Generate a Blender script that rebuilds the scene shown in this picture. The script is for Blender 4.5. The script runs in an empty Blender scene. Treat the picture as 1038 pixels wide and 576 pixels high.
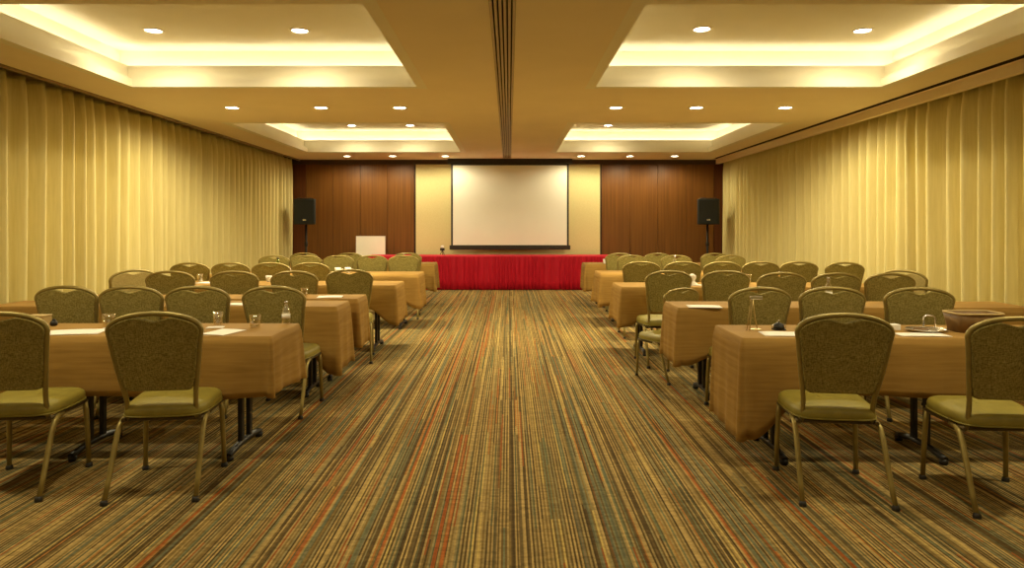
import bpy, bmesh, math, random
from mathutils import Vector, Matrix
random.seed(7)
SC = bpy.context.scene
COL = SC.collection
PI = math.pi
R = math.radians

# ------------------------------------------------------------------ materials
def newmat(name):
    m = bpy.data.materials.new(name); m.use_nodes = True
    nt = m.node_tree
    return m, nt, nt.nodes['Principled BSDF']

def plain(name, col, rough=0.6, metal=0.0, noise=0.0, nscale=8.0, emit=None, estr=0.0, spec=0.5):
    m, nt, b = newmat(name)
    b.inputs['Base Color'].default_value = (*col, 1)
    b.inputs['Roughness'].default_value = rough
    b.inputs['Metallic'].default_value = metal
    b.inputs['Specular IOR Level'].default_value = spec
    if emit:
        b.inputs['Emission Color'].default_value = (*emit, 1)
        b.inputs['Emission Strength'].default_value = estr
    if noise:
        tc = nt.nodes.new('ShaderNodeTexCoord')
        n = nt.nodes.new('ShaderNodeTexNoise'); n.inputs['Scale'].default_value = nscale
        n.inputs['Detail'].default_value = 4
        r = nt.nodes.new('ShaderNodeValToRGB')
        r.color_ramp.elements[0].position = 0.3; r.color_ramp.elements[1].position = 0.7
        r.color_ramp.elements[0].color = (*[c*(1-noise) for c in col], 1)
        r.color_ramp.elements[1].color = (*[min(1, c*(1+noise)) for c in col], 1)
        nt.links.new(tc.outputs['Object'], n.inputs['Vector'])
        nt.links.new(n.outputs['Fac'], r.inputs['Fac'])
        nt.links.new(r.outputs['Color'], b.inputs['Base Color'])
    return m

def streaky(name, c0, c1, scale, rough, detail=4, bump=0.0, spec=0.5, lo=0.3, hi=0.7):
    """Noise stretched along one axis: wood grain, woven cloth, curtain weave."""
    m, nt, b = newmat(name)
    tc = nt.nodes.new('ShaderNodeTexCoord')
    mp = nt.nodes.new('ShaderNodeMapping'); mp.inputs['Scale'].default_value = scale
    n = nt.nodes.new('ShaderNodeTexNoise'); n.inputs['Scale'].default_value = 1.0
    n.inputs['Detail'].default_value = detail
    r = nt.nodes.new('ShaderNodeValToRGB')
    r.color_ramp.elements[0].position = lo; r.color_ramp.elements[1].position = hi
    r.color_ramp.elements[0].color = (*c0, 1); r.color_ramp.elements[1].color = (*c1, 1)
    L = nt.links.new
    L(tc.outputs['Object'], mp.inputs['Vector']); L(mp.outputs['Vector'], n.inputs['Vector'])
    L(n.outputs['Fac'], r.inputs['Fac']); L(r.outputs['Color'], b.inputs['Base Color'])
    b.inputs['Roughness'].default_value = rough
    b.inputs['Specular IOR Level'].default_value = spec
    if bump:
        bp = nt.nodes.new('ShaderNodeBump'); bp.inputs['Strength'].default_value = bump
        bp.inputs['Distance'].default_value = 0.01
        L(n.outputs['Fac'], bp.inputs['Height']); L(bp.outputs['Normal'], b.inputs['Normal'])
    return m

def carpet_mat():
    m, nt, b = newmat('striped_carpet')
    N = nt.nodes.new; L = nt.links.new
    def math_(op, a, bb=None):
        n = N('ShaderNodeMath'); n.operation = op
        for i, v in enumerate((a, bb)):
            if v is None: continue
            if isinstance(v, (int, float)): n.inputs[i].default_value = v
            else: L(v, n.inputs[i])
        return n.outputs[0]
    tc = N('ShaderNodeTexCoord'); sp = N('ShaderNodeSeparateXYZ'); L(tc.outputs['Object'], sp.inputs[0])
    X, Y = sp.outputs['X'], sp.outputs['Y']
    def white(v, w=None):
        n = N('ShaderNodeTexWhiteNoise')
        if w is None:
            n.noise_dimensions = '1D'; L(v, n.inputs['W'])
        else:
            n.noise_dimensions = '2D'; c = N('ShaderNodeCombineXYZ'); L(v, c.inputs[0]); L(w, c.inputs[1]); L(c.outputs[0], n.inputs['Vector'])
        return n.outputs['Value']
    def ramp(fac, stops, interp='CONSTANT'):
        r = N('ShaderNodeValToRGB'); r.color_ramp.interpolation = interp
        e = r.color_ramp.elements
        while len(e) < len(stops): e.new(0.5)
        for k, (p, c) in enumerate(stops): e[k].position = p; e[k].color = (*c, 1)
        L(fac, r.inputs['Fac']); return r.outputs['Color']
    # slight sideways wander of the yarn rows
    nz = N('ShaderNodeTexNoise'); nz.inputs['Scale'].default_value = 3.0; L(tc.outputs['Object'], nz.inputs['Vector'])
    Xw = math_('ADD', X, math_('MULTIPLY', math_('SUBTRACT', nz.outputs['Fac'], 0.5), 0.004))
    q = math_('DIVIDE', Xw, 0.0085)
    s1 = math_('FLOOR', q)
    rnd = white(s1)
    seg = math_('FLOOR', math_('ADD', math_('DIVIDE', Y, 1.15), math_('MULTIPLY', rnd, 9.0)))
    fac = white(s1, seg)
    light = ramp(fac, [(0, (.335, .232, .082)), (.30, (.40, .278, .098)), (.52, (.28, .202, .074)), (.70, (.235, .19, .080)), (.80, (.155, .155, .075)), (.87, (.34, .15, .035)), (.93, (.46, .33, .10))])
    dark = ramp(fac, [(0, (.085, .055, .019)), (.28, (.13, .085, .028)), (.5, (.19, .125, .038)), (.72, (.105, .100, .046)), (.84, (.065, .042, .016)), (.94, (.25, .080, .020))])
    odd = math_('GREATER_THAN', math_('MODULO', math_('ADD', s1, 100000.0), 2.0), 0.5)
    flip = math_('LESS_THAN', white(math_('ADD', s1, 11.5)), 0.16)
    odd = math_('ABSOLUTE', math_('SUBTRACT', odd, flip))
    m0 = N('ShaderNodeMix'); m0.data_type = 'RGBA'; L(odd, m0.inputs['Factor']); L(dark, m0.inputs['A']); L(light, m0.inputs['B'])
    c1 = m0.outputs['Result']
    # thin long-running accent lines: orange-red, teal, dark brown
    s2 = math_('FLOOR', math_('DIVIDE', math_('ADD', Xw, 0.004), 0.0165))
    f2 = white(math_('ADD', s2, 37.0))
    acc = ramp(f2, [(0, (.36, .090, .018)), (.028, (.11, .125, .075)), (.10, (.07, .045, .017)), (.15, (.30, .20, .06))])
    use = math_('LESS_THAN', f2, 0.18)
    s2seg = white(s2, math_('FLOOR', math_('DIVIDE', Y, 0.9)))
    use = math_('MULTIPLY', use, math_('MULTIPLY', math_('GREATER_THAN', s2seg, 0.35), 0.7))
    mx = N('ShaderNodeMix'); mx.data_type = 'RGBA'; L(use, mx.inputs['Factor']); L(c1, mx.inputs['A']); L(acc, mx.inputs['B'])
    # short cross hatching of loop pile
    hseg = white(math_('FLOOR', math_('DIVIDE', X, 0.05)), math_('FLOOR', math_('DIVIDE', Y, 0.02)))
    hn = N('ShaderNodeTexNoise'); hn.inputs['Scale'].default_value = 60; hn.inputs['Detail'].default_value = 3; L(tc.outputs['Object'], hn.inputs['Vector'])
    v = math_('ADD', math_('MULTIPLY', hn.outputs['Fac'], 0.9), math_('MULTIPLY', hseg, 0.35))
    v = math_('ADD', v, 0.42)
    hs = N('ShaderNodeMix'); hs.data_type = 'RGBA'; hs.blend_type = 'MULTIPLY'; hs.inputs['Factor'].default_value = 1
    cc = N('ShaderNodeCombineColor'); L(v, cc.inputs[0]); L(v, cc.inputs[1]); L(v, cc.inputs[2])
    L(mx.outputs['Result'], hs.inputs['A']); L(cc.outputs[0], hs.inputs['B'])
    L(hs.outputs['Result'], b.inputs['Base Color'])
    b.inputs['Roughness'].default_value = 0.95; b.inputs['Specular IOR Level'].default_value = 0.1
    bp = N('ShaderNodeBump'); bp.inputs['Strength'].default_value = 0.5; bp.inputs['Distance'].default_value = 0.004
    L(v, bp.inputs['Height']); L(bp.outputs['Normal'], b.inputs['Normal'])
    return m

def tweed(name, c0, c1, c2):
    m, nt, b = newmat(name)
    N = nt.nodes.new; L = nt.links.new
    tc = N('ShaderNodeTexCoord')
    def nz(scale, d):
        mp = N('ShaderNodeMapping'); mp.inputs['Scale'].default_value = scale
        n = N('ShaderNodeTexNoise'); n.inputs['Scale'].default_value = 1; n.inputs['Detail'].default_value = d
        L(tc.outputs['Object'], mp.inputs[0]); L(mp.outputs[0], n.inputs['Vector']); return n.outputs['Fac']
    a = nz((260, 60, 60), 2); c = nz((60, 60, 260), 2); e = nz((18, 18, 18), 3)
    mul = N('ShaderNodeMath'); mul.operation = 'ADD'; L(a, mul.inputs[0]); L(c, mul.inputs[1])
    ad = N('ShaderNodeMath'); ad.operation = 'MULTIPLY_ADD'; L(e, ad.inputs[0]); ad.inputs[1].default_value = 0.2; L(mul.outputs[0], ad.inputs[2])
    r = N('ShaderNodeValToRGB'); el = r.color_ramp.elements
    el[0].position = 0.0; el[1].position = 1.0; x = el.new(0.5)
    el[0].color = (*c0, 1); x.color = (*c1, 1); el[2].color = (*c2, 1)
    mr = N('ShaderNodeMapRange'); mr.inputs['From Min'].default_value = 0.75; mr.inputs['From Max'].default_value = 1.45
    L(ad.outputs[0], mr.inputs['Value']); L(mr.outputs[0], r.inputs['Fac']); L(r.outputs['Color'], b.inputs['Base Color'])
    b.inputs['Roughness'].default_value = 0.9; b.inputs['Specular IOR Level'].default_value = 0.2
    bp = N('ShaderNodeBump'); bp.inputs['Strength'].default_value = 0.35; bp.inputs['Distance'].default_value = 0.003
    L(mul.outputs[0], bp.inputs['Height']); L(bp.outputs['Normal'], b.inputs['Normal'])
    return m

def glass_mat(name, col=(1, 1, 1)):
    """thin clear ware: see-through with Fresnel reflections"""
    m, nt, b = newmat(name); nt.nodes.remove(b)
    N = nt.nodes.new; L = nt.links.new
    tr = N('ShaderNodeBsdfTransparent'); tr.inputs[0].default_value = (*col, 1)
    gl = N('ShaderNodeBsdfGlossy'); gl.inputs['Color'].default_value = (1, .97, .9, 1); gl.inputs['Roughness'].default_value = .06
    lw = N('ShaderNodeLayerWeight'); lw.inputs['Blend'].default_value = .35
    ad = N('ShaderNodeMath'); ad.operation = 'MULTIPLY_ADD'; ad.inputs[1].default_value = .75; ad.inputs[2].default_value = .09
    mx = N('ShaderNodeMixShader'); L(lw.outputs['Facing'], ad.inputs[0]); L(ad.outputs[0], mx.inputs[0]); L(tr.outputs[0], mx.inputs[1]); L(gl.outputs[0], mx.inputs[2])
    L(mx.outputs[0], nt.nodes['Material Output'].inputs['Surface'])
    return m

M = {}
M['carpet'] = carpet_mat()
M['ceiling'] = plain('ceiling_paint', (.88, .755, .555), .9, noise=.02, nscale=2, spec=.1)
M['coffer'] = plain('coffer_paint', (.86, .80, .64), .85, noise=.02, nscale=2, spec=.1)
M['curtain'] = streaky('curtain_weave', (.67, .575, .255), (.74, .64, .30), (60, 60, 3), .75, spec=.25)
M['wood'] = streaky('panel_veneer', (.115, .042, .006), (.19, .074, .012), (28, 28, .7), .42, 6, spec=.35)
M['wood_shaded'] = streaky('panel_veneer_shadow', (.09, .026, .006), (.14, .042, .009), (28, 28, .7), .45, 6, spec=.3)  # same veneer with the room-corner shade put into its colour
M['cream'] = streaky('cream_wall_fabric', (.67, .58, .29), (.72, .63, .33), (40, 40, 40), .85, spec=.15)
M['trim_dark'] = plain('dark_trim', (.05, .022, .008), .5, noise=.15, nscale=10)
M['plaster'] = plain('wall_plaster', (.55, .45, .25), .9, noise=.04)
M['cloth'] = streaky('tan_tablecloth', (.295, .165, .036), (.385, .225, .054), (3, 3, 45), .8, 5, bump=.12, spec=.2)
M['tweed'] = tweed('olive_tweed', (.135, .105, .025), (.285, .228, .062), (.45, .375, .12))
M['tweed_pale'] = tweed('cream_tweed', (.42, .33, .12), (.55, .44, .18), (.66, .55, .26))
M['seat'] = plain('olive_vinyl', (.27, .222, .036), .5, noise=.12, nscale=14, spec=.45)
M['seat_pale'] = plain('cream_vinyl', (.60, .50, .22), .5, noise=.08, nscale=14)
M['frame'] = plain('bronze_metal', (.31, .24, .07), .42, .45, noise=.1, nscale=20)
M['rail'] = plain('dark_bronze_metal', (.10, .07, .025), .45, .5, noise=.1, nscale=20)
M['cap'] = plain('black_rubber', (.02, .017, .012), .6, noise=.1)
M['black'] = plain('black_powder_coat', (.010, .008, .006), .5, .0, noise=.2, nscale=15)
M['laminate'] = plain('grey_laminate', (.30, .24, .15), .5, noise=.06)
M['red'] = streaky('red_skirting', (.48, .006, .026), (.60, .010, .036), (30, 30, 4), .65, spec=.25)
M['red_top'] = plain('red_cloth', (.52, .009, .028), .7, noise=.06, nscale=30)
M['screen'] = plain('screen_fabric', (.86, .85, .76), .9, noise=.01, nscale=3, spec=.1)
M['scr_black'] = plain('screen_border', (.012, .011, .009), .6, noise=.1)
M['scr_bar'] = plain('screen_bar', (.035, .033, .026), .35, .4, noise=.1)
M['spk'] = plain('speaker_shell', (.010, .012, .010), .55, noise=.2, nscale=30)
M['grille'] = plain('speaker_grille', (.006, .009, .008), .6, noise=.4, nscale=200)
M['white'] = plain('white_paper', (.90, .86, .78), .8, noise=.01)
M['board'] = plain('whiteboard', (.90, .87, .76), .45, noise=.02, nscale=3)
M['chrome'] = plain('brushed_steel', (.62, .58, .50), .25, .9, noise=.05)
M['brass'] = plain('gilt_metal', (.60, .46, .20), .3, .8, noise=.08)
M['leather'] = plain('brown_leather', (.20, .11, .035), .5, noise=.15, nscale=30)
M['tanbox'] = plain('tan_card', (.50, .36, .14), .7, noise=.06)
M['glass'] = glass_mat('clear_glass', (.93, .92, .88))
M['green_glass'] = glass_mat('green_glass', (.50, .66, .20))
M['china'] = plain('white_china', (.86, .82, .74), .25, noise=.01)
M['diff'] = plain('diffuser_bar', (.50, .40, .24), .5, .2, noise=.05)
M['pit'] = plain('dark_duct', (.03, .018, .006), .9, noise=.1)
M['lamp'] = plain('lamp_face', (1, 1, 1), .5, emit=(1, .94, .78), estr=10)
M['led'] = plain('cove_led', (1, 1, 1), .5, emit=(1, .93, .70), estr=4.2)
M['ring'] = plain('downlight_ring', (.80, .72, .55), .4, noise=.02)
M['track'] = plain('curtain_track', (.30, .23, .14), .4, .6, noise=.1)

# ------------------------------------------------------------------ mesh helpers
class MB:
    def __init__(self): self.v = []; self.f = []; self.sm = []
    def add(self, vs, fs, smooth=False):
        o = len(self.v); self.v += [tuple(p) for p in vs]
        self.f += [tuple(i+o for i in f) for f in fs]; self.sm += [smooth]*len(fs)
        return self
    def box(self, x0, x1, y0, y1, z0, z1, bev=0.0, seg=2):
        bm = bmesh.new(); bmesh.ops.create_cube(bm, size=1)
        for v in bm.verts:
            v.co = Vector(((x0+x1)/2+v.co.x*(x1-x0), (y0+y1)/2+v.co.y*(y1-y0), (z0+z1)/2+v.co.z*(z1-z0)))
        if bev > 0: bmesh.ops.bevel(bm, geom=list(bm.edges), offset=bev, segments=seg, affect='EDGES', profile=.5)
        bm.verts.index_update()
        self.add([v.co[:] for v in bm.verts], [[v.index for v in f.verts] for f in bm.faces]); bm.free(); return self
    def tube(self, pts, r, n=10, sx=1.0, caps=True, closed=False):
        """round bar along a path; r a number or list; sx flattens it in the frame's first axis"""
        pts = [Vector(p) for p in pts]; k = len(pts)
        rs = r if isinstance(r, (list, tuple)) else [r]*k
        vs = []; up = None
        for i, p in enumerate(pts):
            if closed: t = pts[(i+1) % k]-pts[i-1]
            else: t = pts[min(i+1, k-1)]-pts[max(i-1, 0)]
            t.normalize()
            if up is None:
                up = Vector((0, 0, 1)) if abs(t.z) < .9 else Vector((0, 1, 0))
            u = (up - t*up.dot(t)); u.normalize(); w = t.cross(u); up = u
            for j in range(n):
                a = 2*PI*j/n
                vs.append(p+u*math.cos(a)*rs[i]*sx+w*math.sin(a)*rs[i])
        fs = []
        for i in range(k if closed else k-1):
            for j in range(n):
                a = i*n+j; b = i*n+(j+1) % n; i2 = (i+1) % k
                fs.append((a, b, i2*n+(j+1) % n, i2*n+j))
        self.add(vs, fs, True)
        if caps and not closed:
            o = len(self.v)-len(vs)
            self.f += [tuple(o+j for j in reversed(range(n))), tuple(o+(k-1)*n+j for j in range(n))]; self.sm += [False, False]
        return self
    def lathe(self, prof, n=20, cx=0, cy=0, cz=0, smooth=True, sx=1.0, sy=1.0):
        vs = []; fs = []
        for (r, z) in prof:
            for j in range(n):
                a = 2*PI*j/n; vs.append((cx+r*sx*math.cos(a), cy+r*sy*math.sin(a), cz+z))
        for i in range(len(prof)-1):
            for j in range(n):
                fs.append((i*n+j, i*n+(j+1) % n, (i+1)*n+(j+1) % n, (i+1)*n+j))
        self.add(vs, fs, smooth)
        o = len(self.v)-len(vs); e = len(prof)-1
        if prof[0][0] > 1e-6: self.f.append(tuple(o+j for j in reversed(range(n)))); self.sm.append(False)
        if prof[e][0] > 1e-6: self.f.append(tuple(o+e*n+j for j in range(n))); self.sm.append(False)
        return self
    def rings(self, rings, cap0=True, cap1=True, smooth=True):
        n = len(rings[0]); vs = [p for r in rings for p in r]; fs = []
        for i in range(len(rings)-1):
            for j in range(n): fs.append((i*n+j, i*n+(j+1) % n, (i+1)*n+(j+1) % n, (i+1)*n+j))
        self.add(vs, fs, smooth)
        o = len(self.v)-len(vs); e = len(rings)-1
        if cap0: self.f.append(tuple(o+j for j in reversed(range(n)))); self.sm.append(False)
        if cap1: self.f.append(tuple(o+e*n+j for j in range(n))); self.sm.append(False)
        return self
    def grid(self, fn, nu, nv, smooth=True):
        vs = [fn(i/nu, j/nv) for i in range(nu+1) for j in range(nv+1)]
        fs = [(i*(nv+1)+j, (i+1)*(nv+1)+j, (i+1)*(nv+1)+j+1, i*(nv+1)+j+1) for i in range(nu) for j in range(nv)]
        return self.add(vs, fs, smooth)
    def build(self, name, mat, parent=None, fix=True):
        me = bpy.data.meshes.new(name); me.from_pydata(self.v, [], self.f); me.update()
        me.polygons.foreach_set('use_smooth', self.sm)
        if fix:
            bm = bmesh.new(); bm.from_mesh(me); bmesh.ops.recalc_face_normals(bm, faces=bm.faces); bm.to_mesh(me); bm.free()
        me.materials.append(mat)
        o = bpy.data.objects.new(name, me); COL.objects.link(o)
        if parent: o.parent = parent
        return o

def tag(o, label, cat, group=None):
    o['label'] = label; o['category'] = cat
    if group: o['group'] = group
    return o
def thing(name, label, cat, loc=(0, 0, 0), rz=0, group=None):
    o = bpy.data.objects.new(name, None); COL.objects.link(o); o.empty_display_size = .1
    o.location = loc; o.rotation_euler = (0, 0, rz)
    return tag(o, label, cat, group)
def struct(o): o['kind'] = 'structure'; return o
def dup(root, loc, rz, label, group=None, scale=None):
    r = root.copy(); COL.objects.link(r); r.location = loc; r.rotation_euler = (0, 0, rz); r['label'] = label
    if group: r['group'] = group
    if scale: r.scale = (scale,)*3
    for ch in list(root.children):
        c = ch.copy(); COL.objects.link(c); c.parent = r
        for g in ch.children:
            d = g.copy(); COL.objects.link(d); d.parent = c
    return r

# ------------------------------------------------------------------ room
XL, XR, YB, YF, ZC = -5.16, 5.08, 15.60, -2.2, 2.90
struct(MB().box(XL-.1, XR+.1, YF-.1, YB+.1, -.1, 0).build('floor', M['carpet']))
struct(MB().box(XL-.1, XL, YF, YB, 0, 3.6).build('wall_left', M['plaster']))
struct(MB().box(XR, XR+.1, YF, YB, 0, 3.6).build('wall_right', M['plaster']))
struct(MB().box(XL-.1, XR+.1, YF-.1, YF, 0, 3.6).build('wall_front', M['plaster']))
wb = struct(MB().box(XL-.1, XR+.1, YB+.03, YB+.13, 0, 3.6).build('wall_back', M['trim_dark']))
# veneer boards and cream centre of the back wall
for x0, x1, k in ((-4.64, -4.02, 'wood'), (-4.02, -3.40, 'wood'), (-3.40, -2.78, 'wood'), (-2.78, -2.17, 'wood'),
                  (2.12, 2.76, 'wood'), (2.76, 3.40, 'wood'), (3.40, 4.04, 'wood'), (4.04, 4.68, 'wood')):
    p = MB().box(x0+.003, x1-.003, YB, YB+.03, .10, 2.80, .002, 1).build('wood_panel', M[k], wb)
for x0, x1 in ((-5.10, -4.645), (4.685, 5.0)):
    MB().box(x0, x1, YB+.012, YB+.03, .10, 2.80, .002, 1).build('edge_panel', M['wood_shaded'], wb)  # end boards, corner shade painted in by the darker veneer
MB().box(-2.13, 2.08, YB+.004, YB+.03, .10, 2.80, .002, 1).build('cream_panel', M['cream'], wb)
struct(MB().box(XL, XR, YB-.02, YB+.03, 2.80, 2.90).build('trim_1', M['trim_dark']))
struct(MB().box(XL, XR, YB-.012, YB+.03, 0, .10, .004).build('baseboard_back', M['trim_dark']))

# ceiling with openings
COF = [(-4.12, -1.00, 4.68, 7.46), (.94, 4.06, 4.68, 7.46), (-4.12, -.98, 10.10, 13.95), (.96, 4.08, 10.10, 13.95)]
DIFF = (-.14, .048, 2.6, 15.25)
SLOT = (4.575, 4.665, 0.0, 15.4)
XE0, XE1 = -4.76, 4.80
holes = COF + [DIFF, SLOT]
xs = sorted({XE0, XE1} | {h[0] for h in holes} | {h[1] for h in holes})
ys = sorted({YF, YB+.03} | {h[2] for h in holes} | {h[3] for h in holes})
cm = MB()
for i in range(len(xs)-1):
    run = None
    cells = []
    for j in range(len(ys)-1):
        cx, cy = (xs[i]+xs[i+1])/2, (ys[j]+ys[j+1])/2
        if any(h[0] < cx < h[1] and h[2] < cy < h[3] for h in holes): continue
        cells.append((ys[j], ys[j+1]))
    merged = []
    for c in cells:
        if merged and abs(merged[-1][1]-c[0]) < 1e-6: merged[-1] = (merged[-1][0], c[1])
        else: merged.append(c)
    for y0, y1 in merged:
        cm.box(xs[i], xs[i+1], y0, y1, ZC, ZC+.03)
# roof over curtain pockets and the voids above the coffers
cm.box(XL-.1, XR+.1, YF-.1, YB+.13, 3.46, 3.56)
struct(cm.build('ceiling', M['ceiling']))

def rect_ring(mb, x0, x1, y0, y1, w, z0, z1):
    """four wall bars around a rectangle, w thick, outside it"""
    mb.box(x0-w, x0, y0-w, y1+w, z0, z1); mb.box(x1, x1+w, y0-w, y1+w, z0, z1)
    mb.box(x0, x1, y0-w, y0, z0, z1); mb.box(x0, x1, y1, y1+w, z0, z1)
for n, (x0, x1, y0, y1) in enumerate(COF):
    mb = MB()
    rect_ring(mb, x0+.004, x1-.004, y0+.004, y1-.004, .104, ZC-.0015, 2.99)          # lower lip
    rect_ring(mb, x0-.10, x1+.10, y0-.10, y1+.10, .03, 2.965, 3.155)  # upper step
    rect_ring(mb, x0-.13, x1+.13, y0-.13, y1+.13, .19, 3.05, 3.08)    # ledge for the light
    rect_ring(mb, x0-.30, x1+.30, y0-.30, y1+.30, .02, 3.07, 3.37)    # outer wall
    mb.box(x0-.32, x1+.32, y0-.32, y1+.32, 3.37, 3.40)                # raised field
    t = struct(mb.build('trim_%d' % (n+2), M['coffer']))
    lb = MB()
    rect_ring(lb, x0-.17, x1+.17, y0-.17, y1+.17, .04, 3.082, 3.10)
    lb.build('cove_light', M['led'], t)

# long air diffuser down the middle
dx0, dx1, dy0, dy1 = DIFF
d = thing('air_diffuser', 'long slotted air diffuser running down the middle of the ceiling', 'air vent', ((dx0+dx1)/2, (dy0+dy1)/2, ZC))
hw, hl = (dx1-dx0)/2, (dy1-dy0)/2
MB().box(-hw, hw, -hl, hl, .09, .10).build('duct_plate', M['pit'], d)
pm = MB(); pm.box(-hw, -hw+.004, -hl, hl, .012, .10); pm.box(hw-.004, hw, -hl, hl, .012, .10); pm.box(-hw, hw, -hl, -hl+.004, .012, .10); pm.box(-hw, hw, hl-.004, hl, .012, .10)
pm.build('duct_side', M['pit'], d)
for k in range(6):
    c = -hw+.012+k*(2*hw-.024)/5
    MB().box(c-.0105, c+.0105, -hl, hl, -.006, .03, .002, 1).build('vane', M['diff'], d)
# narrow slot near the right curtain
sx0, sx1, sy0, sy1 = SLOT
s = thing('air_slot', 'narrow dark ceiling air slot beside the right-hand curtain', 'air vent', ((sx0+sx1)/2, (sy0+sy1)/2, ZC))
w2, l2 = (sx1-sx0)/2, (sy1-sy0)/2
MB().box(-w2, w2, -l2, l2, .06, .07).build('duct_plate', M['pit'], s)
pm = MB(); pm.box(-w2, -w2+.004, -l2, l2, .0, .06); pm.box(w2-.004, w2, -l2, l2, .0, .06); pm.build('duct_side', M['pit'], s)
struct(MB().box(4.72, 4.80, YF, YB, 2.80, 2.8995, .004).build('trim_6', M['ceiling']))     # pelmet over the right curtain
struct(MB().box(-4.80, -4.762, YF, YB, 2.872, 2.93, .004).build('trim_7', M['track']))     # rail edge over the left curtain

# ------------------------------------------------------------------ curtains
def curtain(name, xc, sgn, y0, y1, ztop, label, seed):
    """pinch-pleated drape hanging in a plane x = xc; sgn points into the room"""
    rnd = random.Random(seed)
    edges = [y0]
    while edges[-1] < y1-.12: edges.append(edges[-1]+rnd.uniform(.18, .29))
    sc = (y1-y0)/(edges[-1]-y0); edges = [y0+(e-y0)*sc for e in edges]
    amp = [rnd.uniform(.70, 1.10) for _ in edges]; skew = [rnd.uniform(.36, .64) for _ in edges]; drift = [rnd.uniform(-.02, .02) for _ in edges]
    cols = []
    per = 14
    for i in range(len(edges)-1):
        for k in range(per): cols.append((i, k/per))
    cols.append((len(edges)-2, 1.0))
    zs = [ztop, ztop-.05, ztop-.11, ztop-.18, ztop-.32, ztop-.55, 1.9, 1.4, .9, .4, .02]
    def point(ci, zi):
        i, f = cols[ci]; z = zs[zi]; h = (ztop-z)/ztop
        m = skew[i]
        g = .5*f/m if f < m else .5+.5*(f-m)/(1-m)
        t = min(1, max(0, (ztop-z)/.3)); t = t*t*(3-2*t)
        wave = (.5-.5*math.cos(2*PI*g))
        soft = wave**1.05
        pinch = math.exp(-((g-.5)/.13)**2)
        prof = (1-t)*(.35*soft+.55*pinch)+t*soft
        x = xc+sgn*.20*amp[i]*(prof-.5)+sgn*.006*math.sin(5*h+i)
        y = edges[i]+(edges[i+1]-edges[i])*(f+.05*t*math.sin(2*PI*f))+drift[i]*h*math.sin(PI*f)
        return (x, y, z)
    nv = len(zs); mb = MB()
    vs = [point(c, z) for c in range(len(cols)) for z in range(nv)]
    fs = [(c*nv+z, (c+1)*nv+z, (c+1)*nv+z+1, c*nv+z+1) for c in range(len(cols)-1) for z in range(nv-1)]
    mb.add(vs, fs, True)
    o = mb.build(name, M['curtain'])
    md = o.modifiers.new('thick', 'SOLIDIFY'); md.thickness = .004; md.offset = 0
    return tag(o, label, 'curtain', 'yellow pleated curtains')
LB = [-2.0, 2.9, 6.84, 11.1, 15.54]
RB = [-2.0, 3.1, 7.70, 11.6, 15.54]
ln = ['yellow pleated curtain on the left wall, cut by the picture edge, nearest the camera',
      'yellow pleated curtain at the far left edge of the photo, nearest panel in view',
      'yellow pleated curtain in the middle of the left wall',
      'yellow pleated curtain on the left wall reaching the dark wood back wall']
rn = ['yellow pleated curtain on the right wall, cut by the picture edge, nearest the camera',
      'yellow pleated curtain at the far right edge of the photo, nearest panel in view',
      'yellow pleated curtain in the middle of the right wall',
      'yellow pleated curtain on the right wall reaching the wood back wall beside the speaker']
for k in range(1, 4):
    curtain('curtain', -4.985, 1, LB[k]+.02, LB[k+1]-.02, 2.90, ln[k], 10+k)
    curtain('curtain', 4.915, -1, RB[k]+.02, RB[k+1]-.02, 2.86, rn[k], 20+k)

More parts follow.
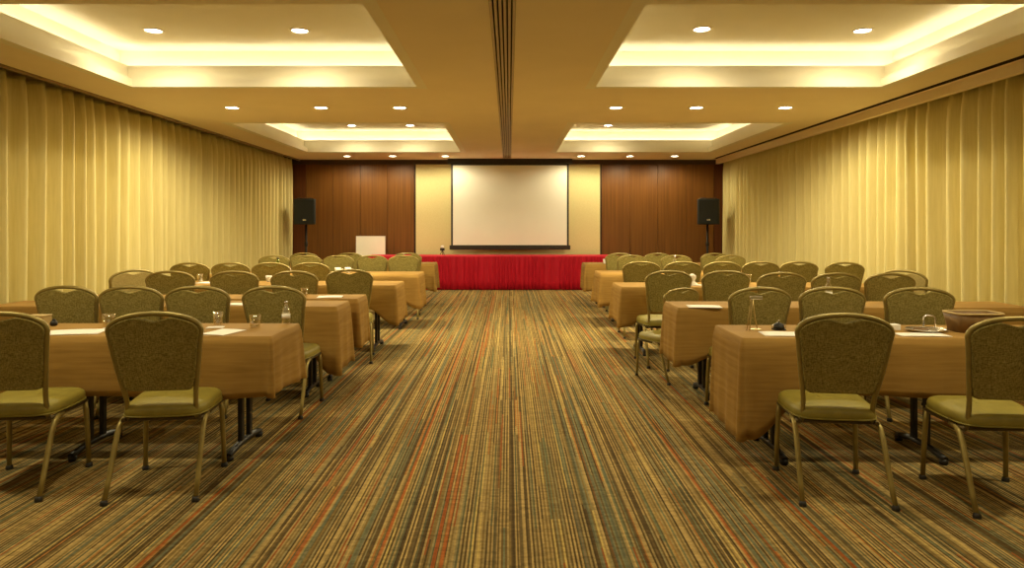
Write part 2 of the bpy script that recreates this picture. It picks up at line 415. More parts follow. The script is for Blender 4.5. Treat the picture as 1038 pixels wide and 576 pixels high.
# ------------------------------------------------------------------ downlights
WARM = (1.0, .86, .52)
def make_downlight(loc, label, power):
    t = thing('downlight', label, 'ceiling light', loc, 0, 'recessed ceiling downlights')
    rp = [(.078, .004), (.078, -.004), (.084, -.010), (.100, -.008), (.106, 0), (.106, .002)]
    MB().lathe(rp, 28).build('trim_ring', M['ring'], t)
    MB().lathe([(.0001, -.001), (.076, -.001), (.076, .002), (.0001, .002)], 28).build('lamp_face', M['lamp'], t)
    return t
def lamp_for(t, power, ang=172, blend=.45):
    ld = bpy.data.lights.new('downlight_beam', 'SPOT'); ld.energy = power*1.3; ld.color = WARM
    ld.spot_size = R(ang); ld.spot_blend = blend; ld.shadow_soft_size = .06
    lo = bpy.data.objects.new('lamp_beam', ld); COL.objects.link(lo); lo.parent = t; lo.location = (0, 0, -.02)
ZR = 3.37
dl = [(-3.62, 6.95, ZR, 'recessed downlight in the near left ceiling tray, left of its pair', 45),
      (-2.13, 6.95, ZR, 'recessed downlight in the near left ceiling tray, right of its pair', 45),
      (1.95, 6.90, ZR, 'recessed downlight in the near right ceiling tray, left of its pair', 45),
      (3.60, 6.95, ZR, 'recessed downlight in the near right ceiling tray, right of its pair', 45),
      (-3.55, 8.75, ZC, 'ceiling downlight between the two left trays, nearest the curtain', 60),
      (-2.41, 8.75, ZC, 'ceiling downlight between the two left trays, middle of three', 60),
      (-1.40, 8.75, ZC, 'ceiling downlight between the two left trays, nearest the centre vent', 60),
      (1.37, 8.75, ZC, 'ceiling downlight between the two right trays, nearest the centre vent', 60),
      (2.40, 8.75, ZC, 'ceiling downlight between the two right trays, middle of three', 60),
      (3.54, 8.75, ZC, 'ceiling downlight between the two right trays, nearest the curtain', 60),
      (-3.10, 13.45, ZR, 'faint downlight in the far left ceiling tray, left of its pair', 30),
      (-1.95, 13.45, ZR, 'faint downlight in the far left ceiling tray, right of its pair', 30),
      (1.95, 13.45, ZR, 'downlight in the far right ceiling tray, beside the smoke detector', 30),
      (-3.50, 14.75, ZC, 'ceiling downlight by the left wood wall, nearest the left curtain', 26),
      (-2.52, 14.75, ZC, 'ceiling downlight by the left wood wall, middle of three', 26),
      (-1.38, 14.75, ZC, 'ceiling downlight just left of the projection screen top', 24),
      (1.56, 14.75, ZC, 'ceiling downlight just right of the projection screen top', 24),
      (2.61, 14.75, ZC, 'ceiling downlight by the right wood wall, middle of three', 26),
      (3.58, 14.75, ZC, 'ceiling downlight by the right wood wall, nearest the right curtain', 26)]
d0 = None
for x, y, z, lab, pw in dl:
    t = make_downlight((x, y, z), lab, pw) if d0 is None else dup(d0, (x, y, z), 0, lab)
    if d0 is None: d0 = t
    t['power'] = pw
for t in [o for o in COL.objects if o.name.split('.')[0] == 'downlight']:
    tray = t['power'] in (45, 30)
    lamp_for(t, t['power']*(.55 if tray else 1), 168 if tray else 172, .95 if tray else .45); del t['power']
# unseen rows of the same lights, added to brighten the near chairs and curtains
for yy, pw, nm in ((3.3, 26, 'above the front tables'), (0.6, 8, 'above the camera position')):
    for x, lab in ((-3.5, 'by the left curtain'), (-1.9, 'left of the aisle'), (1.9, 'right of the aisle'), (3.5, 'by the right curtain')):
        t = dup(d0, (x, yy, ZC), 0, 'added out-of-view ceiling downlight %s, %s' % (nm, lab))
        for c in list(t.children):
            if c.type == 'LIGHT': bpy.data.objects.remove(c)
        lamp_for(t, pw*(1.5 if abs(x) > 3 and yy > 3 else 1))
sd = thing('smoke_detector', 'small round pale smoke detector in the far right ceiling tray', 'smoke detector', (3.2, 13.4, ZR))
MB().lathe([(.001, -.045), (.03, -.045), (.045, -.035), (.05, -.018), (.065, -.014), (.068, 0)], 24).build('housing', M['ring'], sd)
MB().lathe([(.001, -.050), (.014, -.050), (.016, -.044)], 14).build('sensor_cap', M['china'], sd)

# ------------------------------------------------------------------ banquet chair
def back_point(u, v, off=0.0):
    """u sideways, v height in metres; the back leans: y 0 at the top, .095 at v .50; off along its normal"""
    t = (0.93-v)/.43
    y = .095*t - .02*math.sin(PI*min(1, max(0, t)))*.5
    return Vector((u, y+off, v+.0))
def back_half(v):
    t = (v-.50)/.38
    return .168+.058*min(1, max(0, t))**.85
def chair_back_outline(inset=0.0, notch=True):
    pts = []
    vb = .522+inset
    # bottom edge, left to right with rounded corners
    hb = back_half(vb)-inset; rc = .035
    for k in range(7):
        a = PI+PI/2*k/6; pts.append((-hb+rc+rc*math.cos(a), vb+rc+rc*math.sin(a)))
    for k in range(7):
        a = -PI/2+PI/2*k/6; pts.append((hb-rc+rc*math.cos(a), vb+rc+rc*math.sin(a)))
    for k in range(1, 9):
        v = vb+rc+(.832-vb-rc)*k/9; pts.append((back_half(v)-inset, v))
    # right shoulder and arched top
    top = []
    for k in range(0, 41):
        a = PI*k/40
        hw = back_half(.86)-inset; c, s_ = math.cos(a), math.sin(a)
        u = hw*math.copysign(abs(c)**.50, c)
        v = .832+(.058-inset)*(abs(s_)**.62)+.038*(1-(u/hw)**2)
        if notch and abs(u) < .068:
            v -= .030*(math.cos(u/.068*PI/2)**.6 if abs(u) < .0679 else 0)
        top.append((u, v))
    pts += top
    for k in range(8, 0, -1):
        v = vb+rc+(.832-vb-rc)*k/9; pts.append((-(back_half(v)-inset), v))
    return pts
def make_chair(label, fab, vinyl, group):
    root = thing('banquet_chair', label, 'chair', (0, 0, 0), 0, group)
    # backrest pad
    prof = [(.020, -.012), (.010, -.019), (.006, -.012), (.006, .010), (.012, .020), (.024, .026)]
    rings = [[back_point(u, v, o) for u, v in chair_back_outline(i)] for i, o in prof]
    bk = MB().rings(rings).build('backrest', fab, root)
    # tubular back frame: inverted U around the pad, running down to the seat
    path = []
    for v in (.37, .42, .47, .52, .60, .70, .77, .81): path.append(back_point(-back_half(max(v, .5))-.001, v))
    for k in range(39, 0, -1):
        a = PI*k/40; c, s_ = math.cos(a), math.sin(a)
        hw = back_half(.86)+.001
        u = hw*math.copysign(abs(c)**.50, c); path.append(back_point(u, .832+.064*(abs(s_)**.62)+.038*(1-(u/hw)**2)))
    for v in (.81, .77, .70, .60, .52, .47, .42, .37): path.append(back_point(back_half(max(v, .5))+.001, v))
    MB().tube(path, .0125, 10).build('back_frame', M['frame'], root)
    # seat pad
    def seat_ring(ins, z):
        out = []
        for k in range(48):
            a = 2*PI*k/48; c, s_ = math.cos(a), math.sin(a)
            u = math.copysign(abs(c)**.42, c); w = math.copysign(abs(s_)**.42, s_)
            y = .272+w*(.198-ins)
            hw = .200+.025*(w+1)/2-ins
            out.append(Vector((u*hw, y, z+.008*(w > 0)*w)))
        return out
    rings = [seat_ring(i, z) for i, z in ((.03, .386), (.006, .390), (0, .402), (0, .425), (.006, .440), (.020, .450), (.055, .457), (.11, .461), (.17, .463))]
    st = MB().rings(rings).build('seat', vinyl, root)
    MB().tube([seat_ring(-.001, .396)[k] for k in range(48)], .004, 6, closed=True).build('piping', vinyl, st)
    # under-seat frame
    sf = MB()
    for sx in (-1, 1): sf.tube([(sx*.188, .10, .374), (sx*.195, .30, .376), (sx*.200, .450, .378)], .011, 8)
    sf.tube([(-.19, .12, .374), (.19, .12, .374)], .010, 8); sf.tube([(-.20, .43, .376), (.20, .43, .376)], .010, 8)
    sf.build('seat_frame', M['rail'], root)
    for sx in (-1, 1):
        rl = MB().tube([(sx*.196, .21, .374), (sx*.202, .15, .371), (sx*.206, .112, .352), (sx*.208, .085, .31), (sx*.210, .045, .22), (sx*.213, -.005, .10), (sx*.215, -.045, .014)],
                       [.013, .0135, .014, .014, .0135, .013, .0125], 10).build('leg', M['frame'], root)
        MB().lathe([(.018, 0), (.019, .006), (.017, .018), (.013, .024)], 14, sx*.215, -.048, 0).build('foot_cap', M['cap'], rl)
        fl = MB().tube([(sx*.200, .432, .376), (sx*.204, .438, .33), (sx*.209, .446, .18), (sx*.213, .452, .014)], [.014, .014, .0135, .0125], 10).build('leg', M['frame'], root)
        MB().lathe([(.018, 0), (.019, .006), (.017, .018), (.013, .024)], 14, sx*.213, .453, 0).build('foot_cap', M['cap'], fl)
    return root
OL = 'olive tweed banquet chair '
G = 'olive banquet chairs in rows'
chairs = [
 # left block, counted from the camera
 (-1.785, 3.43, 7, 'at the front left table, wholly in view beside the aisle'),
 (-2.565, 3.43, 6, 'at the front left table, cut by the left picture edge'),
 (-1.70, 4.92, -2, 'in the second left row, nearest the aisle, behind a tumbler'),
 (-2.25, 4.92, 1, 'in the second left row, second from the aisle'),
 (-2.73, 4.92, 1, 'in the second left row, third from the aisle'),
 (-3.21, 4.94, -1, 'in the second left row, farthest from the aisle'),
 (-1.60, 6.84, 9, 'in the third left row, nearest the aisle'),
 (-2.08, 6.60, -2, 'in the third left row, second from the aisle'),
 (-2.66, 6.60, 3, 'in the third left row, third from the aisle'),
 (-3.28, 6.60, 4, 'in the third left row, farthest from the aisle'),
 (-2.37, 8.15, -4, 'in the fourth left row, nearest the aisle'),
 (-2.85, 8.16, 0, 'in the fourth left row, second from the aisle'),
 (-3.33, 8.15, -1, 'in the fourth left row, third from the aisle'),
 (-3.81, 8.14, 3, 'in the fourth left row, farthest from the aisle by the curtain'),
 (-1.57, 10.15, 5, 'in the fifth left row, nearest the aisle'),
 (-2.06, 10.26, 2, 'in the fifth left row, second from the aisle'),
 (-2.55, 10.20, -1, 'in the fifth left row, middle of five'),
 (-3.03, 10.20, 3, 'in the fifth left row, fourth from the aisle'),
 (-3.51, 10.20, 2, 'in the fifth left row, farthest from the aisle'),
 (-1.67, 11.22, 3, 'in the last left row, nearest the aisle by the red table'),
 (-2.63, 11.25, -8, 'in the last left row, in front of the white board'),
 (-3.38, 11.25, 4, 'in the last left row, below the left speaker'),
 # right block
 (1.66, 3.37, -7, 'at the front right table, wholly in view beside the aisle'),
 (2.42, 3.24, -5, 'at the front right table, cut by the right picture edge'),
 (1.78, 4.83, 6, 'in the second right row, nearest the aisle, behind the gilt stand'),
 (2.30, 4.85, -3, 'in the second right row, middle of three'),
 (2.90, 4.82, -9, 'in the second right row, farthest right against the curtain'),
 (1.56, 6.66, 4, 'in the third right row, nearest the aisle, behind the turned chair'),
 (2.11, 6.64, -2, 'in the third right row, second from the aisle'),
 (2.56, 6.40, 1, 'in the third right row, middle of five'),
 (3.035, 6.32, 0, 'in the third right row, fourth from the aisle'),
 (3.51, 6.28, -1, 'in the third right row, nearest the curtain'),
 (1.63, 8.40, -1, 'in the fourth right row, nearest the aisle'),
 (2.14, 8.40, 1, 'in the fourth right row, second from the aisle'),
 (2.62, 8.38, -1, 'in the fourth right row, third from the aisle'),
 (3.10, 8.40, 1, 'in the fourth right row, fourth from the aisle'),
 (3.58, 8.42, -3, 'in the fourth right row, fifth from the aisle'),
 (4.06, 8.25, -4, 'in the fourth right row, farthest from the aisle by the curtain'),
 (1.86, 10.32, 9, 'in the fifth right row, nearest the aisle'),
 (2.53, 10.32, -6, 'in the fifth right row, middle of three'),
 (3.34, 10.28, 5, 'in the fifth right row, nearest the curtain'),
 (1.80, 11.12, -3, 'in the last right row, nearest the aisle'),
 (2.42, 11.12, 5, 'in the last right row, middle of three'),
 (3.35, 11.10, -3, 'in the last right row, below the right speaker'),
]
ch0 = None
for x, y, a, lab in chairs:
    if ch0 is None:
        ch0 = make_chair(OL+lab, M['tweed'], M['seat'], G); ch0.location = (x, y, 0); ch0.rotation_euler = (0, 0, R(a))
    else:
        dup(ch0, (x, y, 0), R(a), OL+lab)
dup(ch0, (1.53, 6.03, 0), R(28), 'olive banquet chair standing askew in the right rows, turned toward the aisle', scale=.88)
pc = make_chair('pale cream banquet chair against the left curtain', M['tweed_pale'], M['seat_pale'], 'pale chairs by the curtains')
pc.location = (-3.74, 6.80, 0); pc.rotation_euler = (0, 0, R(58))
dup(pc, (3.90, 6.76, 0), R(-60), 'pale cream banquet chair against the right curtain')

# ------------------------------------------------------------------ tables and cloths
ZT = .728
def make_table(xa, sgn, y0, y1, label):
    """long folding table; xa = aisle end, sgn = direction away from the aisle"""
    L = 2.80; yc = (y0+y1)/2
    t = thing('folding_table', label, 'table', (xa+sgn*L/2, yc, 0), 0, 'folding tables under tan cloths')
    hw = (y1-y0)/2
    MB().box(-L/2, L/2, -hw, hw, ZT-.030, ZT, .006).build('tabletop', M['laminate'], t)
    for off in (.25, 1.17, 2.50):
        x = sgn*(-L/2+off)
        lg = MB()
        for dy in (-.065, .065): lg.box(x-.014, x+.014, dy-.02, dy+.02, .045, ZT-.032, .004, 1)
        lg.box(x-.02, x+.02, -hw+.06, hw-.06, ZT-.055, ZT-.031, .004, 1)
        o = lg.build('leg', M['black'], t)
        ft = MB()
        ft.tube([(x, -hw+.02, .030), (x, -hw+.06, .040), (x, -.10, .055), (x, .10, .055), (x, hw-.06, .040), (x, hw-.02, .030)], .019, 8)
        for yy in (-hw+.035, hw-.035): ft.lathe([(.02, 0), (.024, .01), (.024, .024), (.016, .032)], 12, x, yy, 0)
        ft.build('foot', M['black'], o)
    return t
def make_cloth(xa, sgn, y0, y1, end_drop, front_drop, label, seed, wrap=.25):
    rnd = random.Random(seed)
    L = 2.80; hx = L/2+.006; hw = (y1-y0)/2+.006; xc = xa+sgn*L/2; yc = (y0+y1)/2
    ztop = ZT+.005; rc = .022
    # perimeter, counter-clockwise, aisle end at local +1 * (-sgn)
    loop = []
    def corner(cx, cy, a0):
        for k in range(7):
            a = a0+PI/2*k/6; loop.append((cx+rc*math.cos(a), cy+rc*math.sin(a), math.cos(a), math.sin(a), math.sin((k/6)*PI)))
    def side(p, q, nx, ny, n):
        for k in range(1, n):
            f = k/n; loop.append((p[0]+(q[0]-p[0])*f, p[1]+(q[1]-p[1])*f, nx, ny, 0))
    a, b = hx-rc, hw-rc
    corner(a, b, 0); side((a, hw), (-a, hw), 0, 1, 70)
    corner(-a, b, PI/2); side((-hx, b), (-hx, -b), -1, 0, 20)
    corner(-a, -b, PI); side((-a, -hw), (a, -hw), 0, -1, 70)
    corner(a, -b, 3*PI/2); side((hx, -b), (hx, b), 1, 0, 20)
    ph = [rnd.uniform(0, 6.28) for _ in range(5)]
    K = 9
    rings = []
    def drop(x, y, nx):
        da = (x*(-sgn))          # distance along towards aisle end
        e = hx-da                # 0 at aisle end
        w = 1-min(1, max(0, (e-.04)/wrap)); w = w*w*(3-2*w)
        return front_drop+(end_drop-front_drop)*w
    inner = []
    for (x, y, nx, ny, cf) in loop: inner.append((x-nx*.012, y-ny*.012, ztop))
    rings.append(inner)
    rings.append([(x-nx*.003, y-ny*.003, ztop-.002) for (x, y, nx, ny, cf) in loop])
    for k in range(1, K+1):
        t = k/K; ring = []
        for i, (x, y, nx, ny, cf) in enumerate(loop):
            dr = drop(x, y, nx)
            s_ = x*3.1+y*4.3
            fold = .012*math.sin(s_*2.2+ph[0])+.009*math.sin(s_*5.1+ph[1])+.006*math.sin(s_*9.7+ph[2])
            out = .006+.012*t+t*fold*(.9 if abs(ny) > .5 else .8)
            if out < .004: out = .004+.1*out
            out += cf*.036*t**.8
            hem = .010*math.sin(s_*1.7+ph[3])*t-.010*cf*t
            ring.append((x+nx*out, y+ny*out, ztop-.004-dr*t+hem))
        rings.append(ring)
    mb = MB().rings(rings, cap0=True, cap1=False)
    o = mb.build('tablecloth', M['cloth'], None)
    o.location = (xc, yc, 0)
    md = o.modifiers.new('thick', 'SOLIDIFY'); md.thickness = .002; md.offset = 1
    return tag(o, label, 'tablecloth', 'tan tablecloths')
rowword = ['front', 'second', 'third', 'fourth', 'fifth', 'last']
LT = [(-1.385, 3.96, 4.50, .345, .345), (-1.38, 5.45, 5.88, .52, .27), (-1.345, 6.04, 6.42, .42, .22), (-1.24, 7.44, 8.02, .42, .26), (-1.215, 9.12, 9.72, .46, .30), (-1.30, 11.78, 12.30, .46, .33)]
RT = [(1.335, 3.90, 4.42, .56, .33), (1.33, 5.36, 5.82, .44, .35), (1.19, 7.20, 7.80, .40, .29), (1.25, 9.25, 9.92, .43, .31), (1.31, 11.66, 12.2, .45, .33)]
for i, (xa, y0, y1, ed, fd) in enumerate(LT):
    make_table(xa, -1, y0, y1, 'black-legged folding table under the %s tan cloth left of the aisle' % rowword[i])
    make_cloth(xa, -1, y0, y1, ed, fd, 'tan tablecloth draped over the %s table left of the aisle' % rowword[i], 50+i)
for i, (xa, y0, y1, ed, fd) in enumerate(RT):
    w = (rowword[:4]+['last'])[i]
    make_table(xa, 1, y0, y1, 'black-legged folding table under the %s tan cloth right of the aisle' % w)
    make_cloth(xa, 1, y0, y1, ed, fd, 'tan tablecloth draped over the %s table right of the aisle' % w, 70+i, .30)

# ------------------------------------------------------------------ red head table
HX0, HX1, HY0, HY1, HZ = -3.08, 2.36, 14.78, 15.40, .745
ht = thing('head_table', 'long table with gathered red skirt below the projection screen', 'table', ((HX0+HX1)/2, (HY0+HY1)/2, 0))
hx, hy = (HX1-HX0)/2, (HY1-HY0)/2
MB().box(-hx, hx, -hy, hy, HZ-.03, HZ-.006, .004).build('tabletop', M['laminate'], ht)
MB().box(-hx-.006, hx+.006, -hy-.006, hy+.006, HZ-.045, HZ, .005).build('table_cover', M['red_top'], ht)
def skirt():
    per = [(-hx-.01, hy), (-hx-.01, -hy-.012), (hx+.01, -hy-.012), (hx+.01, hy)]
    pts = []
    for a, b in zip(per, per[1:]):
        dx, dy = b[0]-a[0], b[1]-a[1]; ln_ = math.hypot(dx, dy); n = int(ln_/.012)
        nx, ny = dy/ln_, -dx/ln_
        for k in range(n): pts.append((a[0]+dx*k/n, a[1]+dy*k/n, nx, ny))
    rr = random.Random(5); L_ = len(pts)
    phase = 0; prof = []
    step = 2*PI*.012/.10
    for k in range(L_):
        phase += step*(1+.45*math.sin(k*.11)+.3*math.sin(k*.041+1)); prof.append(math.sin(phase)+.35*math.sin(phase*2.3))
    zs = [HZ-.006, HZ-.03, HZ-.07, .45, .2, .012]
    mb = MB(); vs = []
    for k, (x, y, nx, ny) in enumerate(pts):
        for z in zs:
            t = min(1, (HZ-z)/.3); o = .012+.022*prof[k]*(.35+.65*t)+.006*t
            vs.append((x+nx*o, y+ny*o, z))
    nz_ = len(zs)
    fs = [(k*nz_+j, (k+1)*nz_+j, (k+1)*nz_+j+1, k*nz_+j+1) for k in range(L_-1) for j in range(nz_-1)]
    mb.add(vs, fs, True); return mb
sk = skirt().build('table_skirt', M['red'], ht)
md = sk.modifiers.new('thick', 'SOLIDIFY'); md.thickness = .003

# ------------------------------------------------------------------ projection screen
ps = thing('projection_screen', 'large pull-down projection screen with black border on the back wall', 'projection screen', (.02, 15.36, 0))
MB().box(-1.40, 1.40, -.06, .06, 2.79, 2.898, .012).build('screen_case', M['scr_black'], ps)
for sx in (-.9, .9): MB().box(sx-.04, sx+.04,   .055, .221, 2.83, 2.87, .004).build('bracket', M['scr_black'], ps)
MB().box(-1.285, 1.285, -.0035, .0005, .955, 2.79).build('screen_fabric', M['screen'], ps)
bd = MB(); bd.box(-1.325, -1.283, -.004, .001, .93, 2.80); bd.box(1.283, 1.325, -.004, .001, .93, 2.80); bd.box(-1.325, 1.325, -.004, .001, 2.755, 2.80); bd.box(-1.325, 1.325, -.004, .001, .925, .958)
bd.build('screen_border', M['scr_black'], ps)
MB().box(-1.36, 1.36, -.022, .022, .855, .955, .010).build('weight_bar', M['scr_bar'], ps)

# ------------------------------------------------------------------ speakers on stands
def prism(mb, poly, z0, z1, ins=.0):
    n = len(poly)
    r0 = [(x, y, z0) for x, y in poly]; r1 = [(x, y, z1) for x, y in poly]
    return mb.rings([r0, r1], smooth=False)
def speaker(x, y, zb, rz, lab, lab2, legs=True):
    st = thing('speaker_stand', lab2, 'speaker stand', (x, y, 0), rz, 'speaker stands')
    MB().tube([(0, .03, .12), (0, .03, zb+.0)], .024, 14).build('pole', M['black'], st)
    MB().lathe([(.030, 0), (.036, .01), (.036, .09), (.030, .10)], 14, 0, .03, .95).build('collar', M['black'], st)
    for k in range(3):
        a = R(90+120*k); dx, dy = math.cos(a), math.sin(a)
        l = MB().tube([(dx*.03, .03+dy*.03, .62), (dx*.25, .03+dy*.25, .20), (dx*.36, .03+dy*.36, .02)], .013, 8).build('leg', M['black'], st)
        MB().lathe([(.018, 0), (.02, .01), (.018, .035)], 10, dx*.36, .03+dy*.36, 0).build('rubber_foot', M['cap'], l)
    sp = thing('loudspeaker', lab, 'loudspeaker', (x, y, zb), rz, 'loudspeakers')
    body = prism(MB(), [(-.215, -.17), (.215, -.17), (.235, -.14), (.13, .20), (-.13, .20), (-.235, -.14)], .002, .55)
    o = body.build('cabinet', M['spk'], sp)
    bv = o.modifiers.new('soft', 'BEVEL'); bv.width = .012; bv.segments = 2
    MB().box(-.20, .20, -.182, -.172, .03, .525, .004).build('grille', M['grille'], sp)
    MB().box(-.035, .035, -.186, -.181, .085, .115, .002, 1).build('badge', M['chrome'], sp)
    MB().tube([(-.19, -.13, .545), (-.15, -.13, .565), (.15, -.13, .565), (.19, -.13, .545)], .010, 8).build('carry_handle', M['scr_bar'], sp)
speaker(-4.42, 14.85, 1.42, R(6), 'black loudspeaker on a pole beside the left curtain', 'black pole stand of the loudspeaker by the left curtain')
speaker(4.32, 14.85, 1.42, R(-10), 'black loudspeaker on a pole beside the right curtain', 'black pole stand of the loudspeaker by the right curtain')

# ------------------------------------------------------------------ white board on easel
wbd = thing('flip_chart', 'white board on an easel standing before the left wood wall', 'whiteboard', (-3.13, 15.46, 0))
MB().box(-.325, .325, -.015, .012, .50, 1.155, .004).build('board', M['board'], wbd)
fm = MB(); fm.box(-.330, .330, -.019, -.014, 1.150, 1.162); fm.box(-.330, .330, -.030, -.014, .49, .505); fm.box(-.332, -.322, -.019, -.012, .5, 1.16); fm.box(.322, .332, -.019, -.012, .5, 1.16)
fm.build('board_frame', M['china'], wbd)
for sx in (-1, 1): MB().tube([(sx*.2, .02, 1.0), (sx*.29, -.05, .01)], .012, 8).build('leg', M['chrome'], wbd)
MB().tube([(0, .02, 1.0), (0, .09, .01)], .012, 8).build('leg', M['chrome'], wbd)

# ------------------------------------------------------------------ things on the tables
ZS = ZT+.0065
def paper(x, y, w, h, rz, lab, n=1, name='paper_sheet', grp='white papers on the tables', z=ZS):
    mb = MB(); rr = random.Random(int(x*1000))
    def f(u, v):
        return ((u-.5)*w, (v-.5)*h, .0035+.004*math.sin(PI*u)*abs(v-.5))
    mb.grid(f, 6, 6)
    o = mb.build(name, M['white']); md = o.modifiers.new('thick', 'SOLIDIFY'); md.thickness = .0015*n; md.offset = -1
    o.location = (x, y, z); o.rotation_euler = (0, 0, R(rz))
    return tag(o, lab, 'paper', grp)
def tumbler(x, y, lab, h=.088, r=.036):
    t = thing('tumbler', lab, 'glass', (x, y, ZS), 0, 'clear tumblers on the tables')
    MB().lathe([(.001, 0), (r*.80, 0), (r*.84, .004), (r*.93, h*.5), (r, h), (r-.003, h), (r*.93-.003, h*.5), (r*.80-.002, .012), (.001, .011)], 24).build('bowl', M['glass'], t)
    return t
def bottle(x, y, lab, h=.20, r=.03, mat='glass', cap='chrome', label_band=True):
    t = thing('bottle', lab, 'bottle', (x, y, ZS), 0, 'bottles on the tables')
    MB().lathe([(.001, 0), (r*.9, 0), (r, .008), (r, h*.58), (r*.85, h*.68), (r*.42, h*.82), (r*.38, h*.92), (.001, h*.92)], 22).build('body', M[mat], t)
    MB().lathe([(r*.46, h*.91), (r*.46, h), (.001, h)], 18).build('cap', M[cap], t)
    if label_band: MB().lathe([(r*1.02, h*.28), (r*1.02, h*.46)], 22).build('paper_band', M['white'], t)
    return t
def cup(x, y, lab, h=.07, r=.036, z=ZS):
    t = thing('cup', lab, 'cup', (x, y, z), 0, 'white cups on the tables')
    MB().lathe([(.001, 0), (r*.6, 0), (r*.65, .006), (r*.9, h*.5), (r, h), (r-.003, h), (r*.86, h*.5), (r*.5, .010), (.001, .010)], 22).build('bowl', M['china'], t)
    MB().tube([(r*.85, 0, h*.8), (r*1.45, 0, h*.75), (r*1.5, 0, h*.45), (r*.8, 0, h*.3)], .004, 6).build('handle', M['china'], t)
    return t
# front left table
paper(-2.62, 4.10, .34, .21, 12, 'white sheet on the front left table near the left picture edge')
b = thing('card_box', 'small tan card box on the front left table by the left picture edge', 'box', (-3.03, 4.42, ZS))
MB().box(-.075, .045, -.04, .04, 0, .055, .003).build('body', M['tanbox'], b); MB().box(-.078, .048, -.043, .043, .055, .066, .003).build('lid', M['tanbox'], b)
b = thing('ink_jar', 'small round black jar beside the tan card box', 'jar', (-2.92, 4.38, ZS))
MB().lathe([(.001, 0), (.016, 0), (.022, .010), (.022, .022), (.014, .034), (.010, .036), (.001, .036)], 18).build('body', M['black'], b)
MB().lathe([(.011, .036), (.011, .043), (.001, .045)], 14).build('lid', M['cap'], b)
tumbler(-2.575, 4.39, 'clear tumbler left of the aisle-side chair at the front left table', .075, .040)
paper(-2.50, 4.29, .07, .07, 5, 'small white napkin by the left tumbler on the front left table', 2, 'napkin', 'white napkins')
paper(-1.72, 4.10, .17, .22, -14, 'white sheet near the aisle end of the front left table')
tumbler(-1.875, 4.40, 'clear tumbler farther from the aisle, behind the napkin, front left table', .088, .033)
paper(-1.85, 4.30, .10, .07, 10, 'small white napkin before the tumbler on the front left table', 2, 'napkin', 'white napkins')
tumbler(-1.60, 4.30, 'clear tumbler alone nearest the aisle on the front left table', .082, .036)
bottle(-1.45, 4.44, 'small clear bottle at the aisle corner of the front left table', .15, .026)
# second and third left tables
paper(-2.23, 5.58, .22, .16, 0, 'white sheet on the second left table between two chair backs')
cup(-2.18, 5.78, 'white cup on the second left table behind the white sheet')
paper(-1.62, 6.18, .22, .17, 8, 'white sheet on the third left table')
tumbler(-1.86, 6.20, 'clear tumbler on the third left table', .08, .034)
# fourth left table
paper(-3.38, 7.72, .30, .2, -10, 'white sheet on the fourth left table by the curtain')
tumbler(-3.52, 7.78, 'clear tumbler on the fourth left table near the curtain', .10, .034)
cup(-2.78, 7.90, 'white cup on the fourth left table')
# fifth left table
bottle(-3.19, 9.42, 'green glass bottle on the fifth left table', .21, .038, 'green_glass', 'cap', False)
cup(-3.32, 9.40, 'white cup left of the green bottle', .075, .04)
cup(-3.08, 9.45, 'white cup right of the green bottle', .08, .04)
cup(-2.33, 9.30, 'white cup on the fifth left table, left of two side by side', .08, .042)
cup(-2.21, 9.36, 'white cup on the fifth left table, right of two side by side', .08, .042)
# front right table: gilt stand, bell, papers, tray, basket
s = thing('card_holder', 'slender gilt wire stand at the aisle end of the front right table', 'stand', (1.50, 4.20, ZS))
MB().lathe([(.001, 0), (.034, 0), (.036, .004), (.030, .008), (.001, .010)], 20, .02, .0, 0).build('base', M['brass'], s)
rd = MB(); rd.tube([(-.045, -.02, .001), (-.022, 0, .10), (-.008, .01, .17), (-.012, .01, .195)], .0035, 8); rd.tube([(-.032, -.03, .001), (-.010, 0, .12), (.004, .0, .195)], .0035, 8); rd.tube([(.030, .01, .006), (.010, .005, .11), (.0, .0, .19)], .003, 8)
rd.build('rods', M['brass'], s)
MB().box(-.018, .060, -.004, .012, .188, .208, .003).build('clip', M['chrome'], s)
b = thing('desk_bell', 'small black desk bell on the front right table behind the white sheet', 'bell', (1.66, 4.20, ZS))
MB().box(-.036, .036, -.028, .028, 0, .010, .003).build('base', M['cap'], b)
MB().lathe([(.033, .010), (.033, .020), (.028, .034), (.016, .044), (.001, .047)], 22).build('dome', M['black'], b)
MB().lathe([(.004, .046), (.004, .054), (.007, .056), (.006, .062), (.001, .063)], 12).build('button', M['chrome'], b)
for sx in (-1, 1): MB().tube([(sx*.03, 0, .006), (sx*.044, 0, .016), (sx*.040, 0, .032), (sx*.028, 0, .036)], .003, 6).build('side_loop', M['chrome'], b)
paper(1.61, 4.03, .23, .17, -6, 'white sheet on the front right table left of the aisle-side chair')
cb = MB(); cb.box(-.036, .036, -.028, .028, 0, .034, .0015, 1)
for k in range(3): cb.box(-.0363, .0363, -.0283, .0283, .008+.009*k, .0088+.009*k)
co_ = cb.build('card_block', M['white']); co_.location = (2.37, 4.22, ZS); tag(co_, 'small white block of cards beside the oval tray', 'cards')
paper(2.42, 4.00, .28, .12, -4, 'white sheet in front of the oval tray on the front right table')
t = thing('oval_tray', 'oval steel tray with wire handle on the front right table', 'tray', (2.53, 4.14, ZS))
MB().lathe([(.001, .002), (.095, .002), (.108, .010), (.118, .020), (.121, .018), (.110, .006), (.096, 0), (.001, 0)], 32, sx=1.0, sy=.75).build('dish', M['chrome'], t)
MB().lathe([(.001, .003), (.042, .003), (.046, .022), (.043, .022), (.040, .008), (.001, .008)], 20, -.035, -.01, 0).build('cup_insert', M['leather'], t)
MB().tube([(.02, .06, .012), (.02, .06, .075), (.035, .06, .090), (.080, .06, .088), (.092, .06, .072), (.092, .06, .012)], .0045, 8).build('handle', M['chrome'], t)
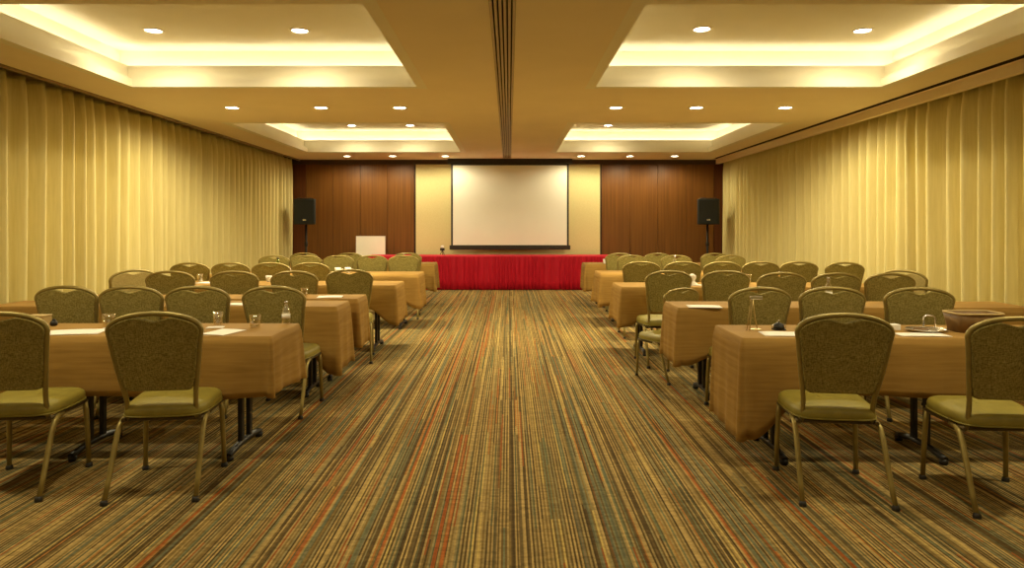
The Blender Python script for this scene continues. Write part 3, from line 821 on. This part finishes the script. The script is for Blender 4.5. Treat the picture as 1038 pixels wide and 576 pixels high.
b = thing('leather_basket', 'brown leather basket with tan rim at the right end of the front right table', 'basket', (2.82, 4.15, ZS))
def rr_ring(hx_, hy_, z, n=28):
    return [Vector((hx_*math.copysign(abs(math.cos(2*PI*k/n))**.4, math.cos(2*PI*k/n)), hy_*math.copysign(abs(math.sin(2*PI*k/n))**.4, math.sin(2*PI*k/n)), z)) for k in range(n)]
MB().rings([rr_ring(.125, .080, .0), rr_ring(.134, .09, .06), rr_ring(.145, .10, .112), rr_ring(.138, .093, .112), rr_ring(.127, .082, .06), rr_ring(.117, .072, .006)]).build('body', M['leather'], b)
MB().tube([p for p in rr_ring(.143, .098, .114)], .006, 8, closed=True).build('rim', M['tanbox'], b)
# second right table
paper(1.55, 5.42, .26, .18, -8, 'white sheet on the second right table near its aisle end')
paper(2.10, 5.50, .20, .17, 0, 'white sheet on the second right table between two chair backs')
cup(2.58, 5.42, 'white cup on the second right table', .06, .03)
bottle(2.62, 5.60, 'clear bottle on the second right table', .22, .03)
# third right table
nap = thing('folded_napkin', 'white napkin folded upright on the third right table', 'napkin', (1.99, 7.42, ZS))
MB().rings([[Vector((x_*w, y_*w*.7, z)) for x_, y_ in [(math.cos(2*PI*k/16)*(1+.15*math.cos(6*PI*k/16)), math.sin(2*PI*k/16)) for k in range(16)]] for w, z in ((.055, 0), (.050, .02), (.030, .035), (.026, .055), (.040, .08), (.036, .105), (.012, .125))]).build('fold', M['white'], nap)
MB().box(-.07, .20, -.05, .03, 0.0, .006, .001, 1).build('napkin_tail', M['white'], nap)
paper(2.46, 7.40, .22, .16, 4, 'white sheet on the third right table past two chairs')
cup(2.82, 7.55, 'white cup on the third right table toward the curtain', .075, .04)
tumbler(2.66, 7.60, 'clear tumbler on the third right table', .11, .034)
# fourth right table
bottle(2.32, 9.55, 'clear bottle on the fourth right table', .24, .034)
cup(2.42, 9.45, 'white cup right of the clear bottle, fourth right table', .08, .042)
paper(2.30, 9.40, .24, .10, 0, 'white sheet before the clear bottle, fourth right table')
cup(1.66, 11.78, 'white cup on the last right table', .08, .042)
# small gadget on the red table
g = thing('camera_tripod', 'small dark camera on short legs standing on the red table', 'camera', (-1.47, 15.05, HZ+.001))
MB().box(-.05, .05, -.035, .035, .10, .155, .008).build('body', M['black'], g)
MB().lathe([(.03, .155), (.038, .17), (.036, .20), (.024, .215), (.001, .218)], 16).build('head', M['china'], g)
for k in range(3):
    a = R(90+120*k); MB().tube([(0, 0, .105), (math.cos(a)*.03, math.sin(a)*.03, .06), (math.cos(a)*.055, math.sin(a)*.055, .004)], .007, 8).build('leg', M['black'], g)

# ------------------------------------------------------------------ camera, view
cam = bpy.data.cameras.new('camera'); co = bpy.data.objects.new('camera', cam); COL.objects.link(co)
co.location = (0, 0, 1.37); co.rotation_euler = (R(90), 0, 0)
cam.lens = 24.0; cam.sensor_width = 36; cam.sensor_fit = 'HORIZONTAL'
cam.shift_x = 3/1038; cam.shift_y = -58/1038
cam.clip_start = .05
SC.camera = co
w = bpy.data.worlds.new('world'); SC.world = w; w.use_nodes = True
w.node_tree.nodes['Background'].inputs[0].default_value = (0, 0, 0, 1)
vs = SC.view_settings
vs.view_transform = 'Standard'; vs.look = 'None'; vs.gamma = 1; vs.use_curve_mapping = False; vs.exposure = 1.2
